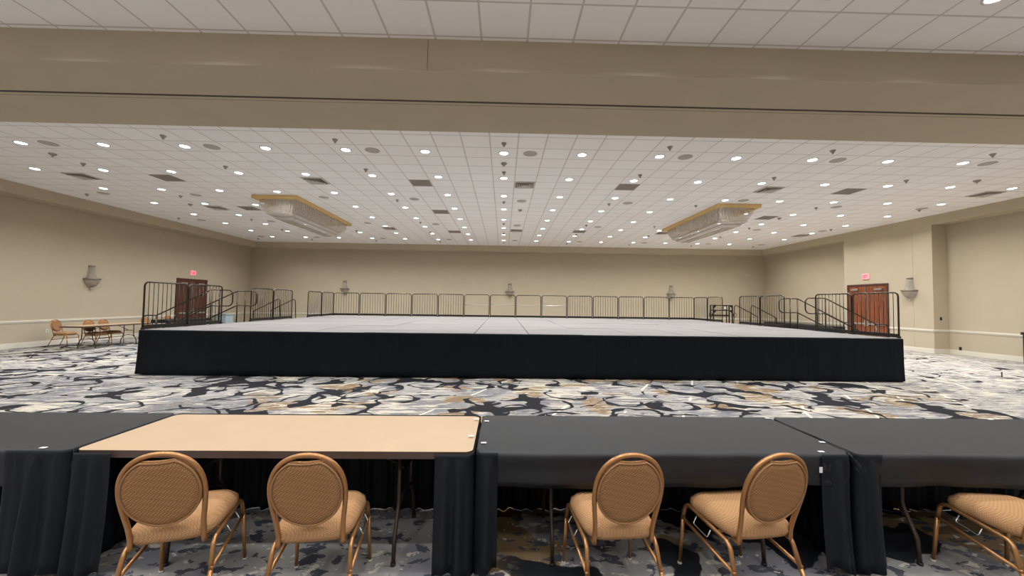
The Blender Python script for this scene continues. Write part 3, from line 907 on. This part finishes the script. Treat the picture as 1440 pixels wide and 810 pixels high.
link('centre_bar', box(.14, .18, -.142, -.112, .16, 1.69), M['rail_black'], t)
pn = link('notice_panel', box(.0, .15, -.156, -.142, 1.49, 1.67), M['rail_black'], t)
link('white_notice', box(.025, .125, -.160, -.155, 1.515, 1.645), M['clip'], pn)
link('rear_beam', box(-.42, .42, .10, .16, 1.20, 1.28, bevel=.005), M['steel'], t)

# ------------------------------------------------------------------ folding tables (local: length along x, centre at origin, floor z=0)
TL, TD, TZ = 2.425, .762, .752
def make_table():
    t = thing('folding_table', '', 'table', group='folding tables')
    bm = bmesh.new()
    prism(bm, rrect(-TL / 2, TL / 2, -TD / 2, TD / 2, .05), TZ - .012, TZ, 0, 1)
    link('tabletop', bm, [M['table'], M['table_edge']], t)
    bm = bmesh.new()
    prism(bm, rrect(-TL / 2, TL / 2, -TD / 2, TD / 2, .05), TZ - .045, TZ - .012, 0)
    link('edge_apron', bm, M['table_edge'], t)
    for s in (-1, 1):
        x = s * (TL / 2 - .50)
        for e in (-1, 1):
            pts = fillet([(x, e * .17, TZ - .045), (x, e * .175, .34), (x, e * .27, .16), (x, e * .285, .0)], .10, False, 5)
            lg = link('leg', tube(pts, .0135, 8), M['steel'], t)
            link('foot_cap', tube([(x, e * .285, 0), (x, e * .285, .02)], .017, 8), M['black'], lg)
        arch = [(x, .19 * math.cos(a), .27 + .07 * math.sin(a)) for a in [PI * k / 10 for k in range(11)]]
        link('cross_arch', tube(arch, .011, 6), M['steel'], t)
        link('brace', tube([(x, 0, .50), (x - s * .42, 0, TZ - .05)], .010, 6), M['steel'], t)
        link('brace_bar', tube([(x, -.172, .50), (x, .172, .50)], .010, 6), M['steel'], t)
    return t
tb0 = make_table()
FX = [-3.845, -1.392, 1.030, 3.470]; FY = 2.858
FSX = [1, 1, .970, 1]
FLAB = ['black-clothed folding table at the far left of the front row', 'bare tan folding table in the front row', 'black-clothed folding table in the front row right of the bare tan one', 'black-clothed folding table at the far right of the front row']
tb0.location = (FX[1], FY, 0); tb0['label'] = FLAB[1]; tb0['group'] = 'folding tables in the front row'
for i in (0, 2, 3): dup(tb0, (FX[i], FY, 0), 0, FLAB[i]).scale.x = FSX[i]
WT = -13.62
dup(tb0, (WT, 13.88, 0), PI / 2, 'bare tan folding table by the left wall, beyond the stage', 'folding tables along the left wall')
dup(tb0, (-14.62, 18.23, 0), PI / 2, 'folding table under black cloth by the left wall, in front of the door', 'folding tables along the left wall')
dup(tb0, (15.98, 19.45, 0), PI / 2, 'folding table under black cloth in the right recess next to the door block', 'folding tables in the right recess')
dup(tb0, (15.98, 21.93, 0), PI / 2, 'folding table under black cloth in the right recess toward the rear corner', 'folding tables in the right recess')

def make_cloth(name, drops, label, loc, rz, group, L=TL, D=TD, over=.004, wav=.010, seed=1):
    """Thin black cloth: flat top, hanging sides (front, right, back, left drops)."""
    rnd = random.Random(seed)
    bm = bmesh.new()
    out = rrect(-L / 2 - over, L / 2 + over, -D / 2 - over, D / 2 + over, .05, 4)
    # resample outline
    P = []
    n = len(out)
    for i in range(n):
        a, c = out[i], out[(i + 1) % n]; d = math.hypot(c[0] - a[0], c[1] - a[1]); m = max(1, int(d / .05))
        for k in range(m): P.append((a[0] + (c[0] - a[0]) * k / m, a[1] + (c[1] - a[1]) * k / m))
    zt = TZ + .005
    top = [bm.verts.new((x, y, zt)) for x, y in P]
    bm.faces.new(top)
    def drop(x, y):
        w = [max(0, -y - D / 2 + .05) , max(0, x - L / 2 + .05), max(0, y - D / 2 + .05), max(0, -x - L / 2 + .05)]
        s = sum(w) or 1
        return sum(a * c for a, c in zip(w, drops)) / s
    rows = [top]; ph = rnd.uniform(0, 6)
    NZ = 6
    for r in range(1, NZ + 1):
        u = r / NZ; row = []
        for i, (x, y) in enumerate(P):
            d = drop(x, y); nx = 1 if x > L / 2 - .03 else (-1 if x < -L / 2 + .03 else 0); ny = 1 if y > D / 2 - .03 else (-1 if y < -D / 2 + .03 else 0)
            s = x * 1.0 + y * 1.7
            a = wav * u * (math.sin(s * 7 + ph) + .6 * math.sin(s * 17 + ph * 2)) + .004 * math.sin(u * 9 + s * 2.3 + ph)
            zz = zt - .004 - d * u - .012 * u * math.sin(s * 1.9 + ph) * (1 if d > .05 else 0)
            row.append(bm.verts.new((x + nx * (a + .006), y + ny * (a + .006), zz)))
        rows.append(row)
    for A, B in zip(rows, rows[1:]):
        for i in range(len(P)):
            f = bm.faces.new((A[i], B[i], B[(i + 1) % len(P)], A[(i + 1) % len(P)])); f.smooth = True
    o = link(name, bm, M['cloth']); o.location = loc; o.rotation_euler = (0, 0, rz); solid(o, .002)
    return tag(o, label, 'tablecloth', group)
make_cloth('tablecloth', (.205, .012, .012, .2), 'black tablecloth on the far left front table', (FX[0], FY, 0), 0, 'black tablecloths', seed=3)
make_cloth('tablecloth', (.205, .012, .012, .012), 'black tablecloth on the table between the tan one and the far right one', (FX[2], FY, 0), 0, 'black tablecloths', L=TL * .97, seed=5)
make_cloth('tablecloth', (.21, .2, .012, .012), 'black tablecloth on the far right front table', (FX[3], FY, 0), 0, 'black tablecloths', seed=8)
make_cloth('tablecloth', (.13, .13, .13, .13), 'short black cloth on the table by the left wall in front of the door', (-14.62, 18.23, 0), PI / 2, 'black tablecloths', seed=9)
make_cloth('tablecloth', (.66, .66, .66, .66), 'black floor-length cloth on the recess table next to the door block', (15.98, 19.45, 0), PI / 2, 'black tablecloths', seed=11)
make_cloth('tablecloth', (.66, .66, .66, .66), 'black floor-length cloth on the recess table toward the rear corner', (15.98, 21.93, 0), PI / 2, 'black tablecloths', seed=12)

# pleated skirting hung round each front table: wrap-round on the front corners, both ends and the rear
def make_skirting(i, wl, wr, label, clips):
    LL = TL * FSX[i]; x0, x1 = -LL / 2 - .009, LL / 2 + .009; y0, y1 = -TD / 2 - .022, TD / 2 + .014
    bm = bmesh.new(); st = .012
    if i in (0,): wl_path = []
    path = []
    def seg(p, q, n): path.extend(line_path(p, q, n, st))
    if wl: seg((x0 + wl, y0), (x0 + .03, y0), (0, -1))
    if i != 0: seg((x0, y0 + .03), (x0, y1 - .03), (-1, 0))
    seg((x0 + .03, y1), (x1 - .03, y1), (0, 1))
    if i != 3: seg((x1, y1 - .03), (x1, y0 + .03), (1, 0))
    if wr: seg((x1 - .03, y0), (x1 - wr, y0), (0, -1))
    # ends touch the neighbouring table: keep their folds shallow
    s = 0; cols = []; ph = random.uniform(0, 6); prev = None
    for x, y, nx, ny in path:
        if prev: s += math.hypot(x - prev[0], y - prev[1])
        prev = (x, y); col = []
        front = ny < -.5
        amp = .034 if front else (.010 if abs(nx) > .5 else .028)
        w = .6 * math.sin(s * 2 * PI / .12 + ph) + .3 * math.sin(s * 2 * PI / .075 + ph * 1.7) + .35 * math.sin(s * 2 * PI / .21 + ph)
        hz = .002 + .002 * math.sin(s * 2 * PI / .45 + ph) + (.035 + (.02 if i >= 2 else 0) + .022 * math.sin(s * 2 * PI / .23 + 1) if front else 0)
        top = TZ + .004 - (.012 if (front and i == 1) else 0)
        zs = [top, top - .02, top - .04, top - .06, top - .12] + [top - .12 - (top - .12 - .001 - hz) * k / 9 for k in range(1, 10)]
        for k, z in enumerate(zs):
            u = (top - z) / top
            d = 0 if k < 3 else amp * w * min(1, .25 + u * 1.25) + (.004 * math.sin(s * 2 * PI / .018) if k == 3 else 0)
            if front: d += .05 * u * u
            col.append(bm.verts.new((x + nx * d, y + ny * d, z)))
        cols.append(col)
    for A, B in zip(cols, cols[1:]):
        for k in range(len(A) - 1):
            f = bm.faces.new((A[k], B[k], B[k + 1], A[k + 1])); f.smooth = True
    o = link('table_skirt', bm, M['cloth2']); o.location = (FX[i], FY, 0); solid(o, .002)
    tag(o, label, 'table skirt', 'black table skirts')
    for cx, cy in clips:
        link('skirt_clip', box(cx - .018, cx + .018, cy - .010, cy + .010, TZ + .009, TZ + .013, bevel=.001), M['clip'], o)
    return o
h2 = TL / 2
make_skirting(0, 0, .36, 'black pleated skirt of the far left front table', [(h2 - .16, -TD / 2 + .005)])
make_skirting(1, .25, .24, 'black pleated skirt hung behind the bare tan table', [(h2 - .02, .27), (h2 - .03, -.12)])
h2 = TL * .97 / 2
k3 = make_skirting(2, .135, .20, 'black pleated skirt of the table right of the tan one', [(-h2 + .03, .22), (-h2 + .03, -.25), (h2 - .17, -TD / 2 + .008), (h2 - .02, -.2), (h2 - .02, .35)])
h2 = TL / 2
make_skirting(3, .155, 0, 'black pleated skirt of the far right front table', [(h2 - .6, .36)])
h2 = TL * .97 / 2
link('care_tag', box(h2 - .225, h2 - .205, -TD / 2 - .045, -TD / 2 - .043, TZ - .10, TZ - .065), M['clip'], k3)

# ------------------------------------------------------------------ banquet chairs (local: faces +y, floor z=0)
def make_chair():
    t = thing('banquet_chair', '', 'chair', group='banquet chairs')
    # seat cushion: rounded trapezoid, domed, waterfall front
    bm = bmesh.new(); NU, NV = 14, 12
    def sp(x, y):
        hw = .205 + .012 * (y + .2) / .4
        return hw
    topv, botv = [], []
    for j in range(NV + 1):
        v = -1 + 2 * j / NV; row, row2 = [], []
        for i in range(NU + 1):
            u = -1 + 2 * i / NU
            # map square to rounded square
            e = 5.0
            su, sv = u, v
            k = (abs(su) ** e + abs(sv) ** e) ** (1 / e)
            m = max(abs(su), abs(sv))
            f = 1 if k == 0 else m / k
            x, y = su * f, sv * f
            r = m
            yy = y * .212 + .006
            xx = x * (.203 + .013 * y)
            edge = max(0, (r - .72) / .28)
            dome = .510 - .010 * r * r - .034 * edge ** 2.4
            wf = -.020 * max(0, y - .45) ** 1.5
            row.append(bm.verts.new((xx, yy, dome + wf)))
            row2.append(bm.verts.new((xx * .985, yy * .985, .402 + (.010 * edge ** 2))))
        topv.append(row); botv.append(row2)
    for j in range(NV):
        for i in range(NU):
            bm.faces.new((topv[j][i], topv[j][i + 1], topv[j + 1][i + 1], topv[j + 1][i])).smooth = True
            bm.faces.new((botv[j][i], botv[j + 1][i], botv[j + 1][i + 1], botv[j][i + 1])).smooth = True
    ringT = [topv[0][i] for i in range(NU)] + [topv[j][NU] for j in range(NV)] + [topv[NV][i] for i in range(NU, 0, -1)] + [topv[j][0] for j in range(NV, 0, -1)]
    ringB = [botv[0][i] for i in range(NU)] + [botv[j][NU] for j in range(NV)] + [botv[NV][i] for i in range(NU, 0, -1)] + [botv[j][0] for j in range(NV, 0, -1)]
    mid = [bm.verts.new(((a.co.x + c.co.x) / 2 * 1.03, (a.co.y + c.co.y) / 2 * 1.03, (a.co.z + c.co.z) / 2 - .004)) for a, c in zip(ringT, ringB)]
    n = len(ringT)
    for i in range(n):
        k = (i + 1) % n
        bm.faces.new((ringT[k], ringT[i], mid[i], mid[k])).smooth = True
        bm.faces.new((mid[k], mid[i], ringB[i], ringB[k])).smooth = True
    bmesh.ops.recalc_face_normals(bm, faces=bm.faces)
    seat = link('seat', bm, M['fab'], t)
    # the back leans: plane through (y=-.19,z=.45) tilted
    def lean(x, z, off=0.0):
        return (x, -.195 - .265 * max(0, z - .44) + off, z)
    # frame tube
    half = [(.160, .395), (.160, .455), (.163, .515), (.172, .585), (.179, .645), (.181, .70), (.174, .763), (.152, .822), (.115, .867), (.06, .897), (0, .906)]
    prof = [(-x, z) for x, z in half] + [(x, z) for x, z in half[-2::-1]]
    def dense(pr, m=3):       # Catmull-Rom
        out = []
        for i in range(len(pr) - 1):
            p0, p1, p2, p3 = pr[max(0, i - 1)], pr[i], pr[i + 1], pr[min(len(pr) - 1, i + 2)]
            for k in range(m):
                s = k / m
                out.append(tuple(.5 * (2 * p1[q] + (p2[q] - p0[q]) * s + (2 * p0[q] - 5 * p1[q] + 4 * p2[q] - p3[q]) * s * s + (3 * p1[q] - p0[q] - 3 * p2[q] + p3[q]) * s ** 3) for q in (0, 1)))
        out.append(pr[-1]); return out
    fr = [lean(x, z) for x, z in dense(prof)]
    # foot of the uprights curves forward under the seat
    fr = [(fr[0][0], fr[0][1] + .05, .398)] + fr + [(fr[-1][0], fr[-1][1] + .05, .398)]
    link('back_frame', tube(fr, .0125, 10), M['gold'], t)
    # pad outline: ellipse with scooped top (hand hold)
    pad = []
    NP = 56
    cz, ax, az = .700, .171, .190
    for k in range(NP):
        a = 2 * PI * k / NP
        x, z = ax * math.cos(a), cz + az * math.sin(a)
        if z > cz and abs(x) < .075: z -= .026 * (1 - (x / .075) ** 2)
        pad.append((x, z))
    bm = bmesh.new()
    def ringv(sc_, off): return [bm.verts.new(lean(x * sc_, cz + (z - cz) * sc_, off)) for x, z in pad]
    R = [ringv(.80, -.024), ringv(.93, -.021), ringv(1.0, -.011), ringv(1.0, .012), ringv(.93, .030), ringv(.75, .036)]
    for A, B in zip(R, R[1:]):
        for k in range(NP):
            f = bm.faces.new((A[k], A[(k + 1) % NP], B[(k + 1) % NP], B[k])); f.smooth = True
    fb = bm.faces.new(R[0][::-1]); ff = bm.faces.new(R[-1])
    bmesh.ops.recalc_face_normals(bm, faces=bm.faces)
    for f in bm.faces: f.material_index = 0
    back = link('backrest', bm, M['fab_back'], t)
    link('pad_trim', tube([lean(x * .985, cz + (z - cz) * .985, -.018) for x, z in pad], .006, 6, True), M['pipe'], back)
    # hand-hold lip
    link('hand_hold', tube([lean(x, cz + az * math.sqrt(1 - (x / ax) ** 2) - .026 * (1 - (x / .075) ** 2) + .002, -.004) for x in [-.075 + .15 * k / 10 for k in range(11)]], .0075, 6), M['gold'], t)
    # side frames: front leg, side rail, rear leg in one bent tube each -> separate legs and rail
    for s in (-1, 1):
        xf, xr = s * .205, s * .200
        rail = fillet([(s * .212, .238, .30), (s * .203, .222, .412), (s * .194, -.165, .378), (s * .203, -.215, .24)], .055, False, 6)
        link('side_rail', tube(rail, .0125, 8), M['gold'], t)
        fl = link('leg', tube([(s * .222, .262, .0), (s * .212, .238, .30)], [.0105, .0125], 8), M['gold'], t)
        link('glide', tube([(s * .222, .262, 0), (s * .222, .262, .012)], .014, 8), M['rubber'], fl)
        rl = link('leg', tube([(s * .212, -.325, .0), (s * .203, -.215, .24)], [.0105, .0125], 8), M['gold'], t)
        link('glide', tube([(s * .212, -.325, 0), (s * .212, -.325, .012)], .014, 8), M['rubber'], rl)
        link('side_stretcher', tube([(s * .210, .232, .30), (s * .206, -.222, .25)], .010, 8), M['gold'], t)
        link('link_hook', tube(fillet([(s * .210, .10, .385), (s * .232, .10, .345), (s * .232, -.03, .335), (s * .210, -.03, .375)], .01, False, 3), .0035, 6), M['chrome'], t)
    link('cross_bar', tube([(-.196, -.06, .385), (.196, -.06, .385)], .009, 8), M['gold'], t)
    link('cross_bar', tube([(-.203, .19, .405), (.203, .19, .405)], .010, 8), M['gold'], t)
    return t
cz0 = make_chair()
R = math.radians
CH = [((-1.795, 2.325, 0), R(16), 'tan banquet chair at the bare table, the one nearer the far left table'),
      ((-1.025, 2.33, 0), R(8), 'tan banquet chair at the bare table, the one nearer the hanging black skirt'),
      ((.655, 2.355, 0), R(4), 'tan banquet chair standing alone near the middle of the black table'),
      ((1.430, 2.365, 0), R(8), 'tan banquet chair close to the hanging skirt at the black table junction'),
      ((3.085, 2.33, 0), R(-6), 'tan banquet chair cut off at the far right of the front row')]
for i, (l, rz, lab) in enumerate(CH):
    if i == 0: cz0.location = l; cz0.rotation_euler = (0, 0, rz); cz0['label'] = lab; cz0['group'] = 'chairs at the front tables'
    else: dup(cz0, l, rz, lab)
WC = [((-14.80, 13.60, 0), R(-82), 'orange-tan banquet chair against the left wall, at the near end of the tan table'),
      ((-13.80, 13.62, 0), R(-94), 'orange-tan banquet chair pushed under the tan wall table, nearer the viewer'),
      ((-13.95, 14.28, 0), R(-90), 'orange-tan banquet chair pushed under the tan wall table, the farther one'),
      ((-14.55, 16.55, 0), R(-95), 'orange-tan banquet chair between the tan wall table and the dark one'),
      ((-14.82, 18.0, 0), R(-90), 'orange-tan banquet chair behind the dark table in front of the left door')]
for l, rz, lab in WC: dup(cz0, l, rz, lab, 'chairs along the left wall')

# ------------------------------------------------------------------ odds and ends
# clear plastic tote by the left wall
t = thing('plastic_bin', 'bluish clear plastic bin by the left wall beyond the stage stairs', 'bin', (-15.1, 21.6, 0), 0)
bm = bmesh.new(); prism(bm, rrect(-.30, .30, -.30, .30, .06), 0, .84)
for v in bm.verts:
    if v.co.z < .1: v.co.x *= .88; v.co.y *= .88
link('body', bm, M['plastic'], t)
bm = bmesh.new(); prism(bm, rrect(-.33, .33, -.33, .33, .07), .84, .885); link('lid', bm, M['plastic'], t)
# black bin by the right wall
t = thing('trash_bin', 'black square bin against the right wall at the frame edge', 'bin', (16.33, 11.58, 0), 0)
bm = bmesh.new(); prism(bm, rrect(-.22, .22, -.26, .26, .03), 0, .90); link('body', bm, M['black'], t)
bm = bmesh.new(); prism(bm, rrect(-.25, .25, -.29, .29, .03), .90, .98); link('rim_lid', bm, M['black'], t)
# floor box with raised lid
t = thing('floor_outlet_box', 'small floor outlet box with a raised dark lid on the carpet, far right', 'floor outlet', (12.41, 9.46, 0), R(20))
bm = bmesh.new(); prism(bm, rrect(-.12, .12, -.12, .12, .02), 0, .008); link('cover_plate', bm, M['chrome'], t)
link('raised_lid', box(-.025, .025, .05, .062, .008, .13, bevel=.004), M['black'], t)

# ------------------------------------------------------------------ camera
cam = bpy.data.cameras.new('camera'); co_ = bpy.data.objects.new('camera', cam); COL.objects.link(co_)
right = Vector((0.99967083, -0.02190799, 0.01335154)); fwd = Vector((0.02139389, 0.9990675, 0.03750238)); up = Vector((-0.01416069, -0.03720439, 0.99920734))
mw = Matrix.Identity(4)
for i in range(3): mw[i][0] = right[i]; mw[i][1] = up[i]; mw[i][2] = -fwd[i]
mw[0][3], mw[1][3], mw[2][3] = 0, 0, 1.684588
co_.matrix_world = mw
cam.sensor_fit = 'HORIZONTAL'; cam.sensor_width = 36; cam.lens = 550.046 / 1440 * 36
cam.clip_start = .05; cam.clip_end = 200
sc.camera = co_

# ------------------------------------------------------------------ world and view
w = bpy.data.worlds.new('world'); sc.world = w; w.use_nodes = True
w.node_tree.nodes['Background'].inputs[0].default_value = (0.02, 0.02, 0.02, 1)
sc.view_settings.view_transform = 'Standard'; sc.view_settings.look = 'None'; sc.view_settings.gamma = 1
sc.view_settings.use_curve_mapping = False
sc.view_settings.exposure = 0.1
sc.cycles.max_bounces = 10; sc.cycles.diffuse_bounces = 8; sc.cycles.glossy_bounces = 4; sc.cycles.transparent_max_bounces = 12
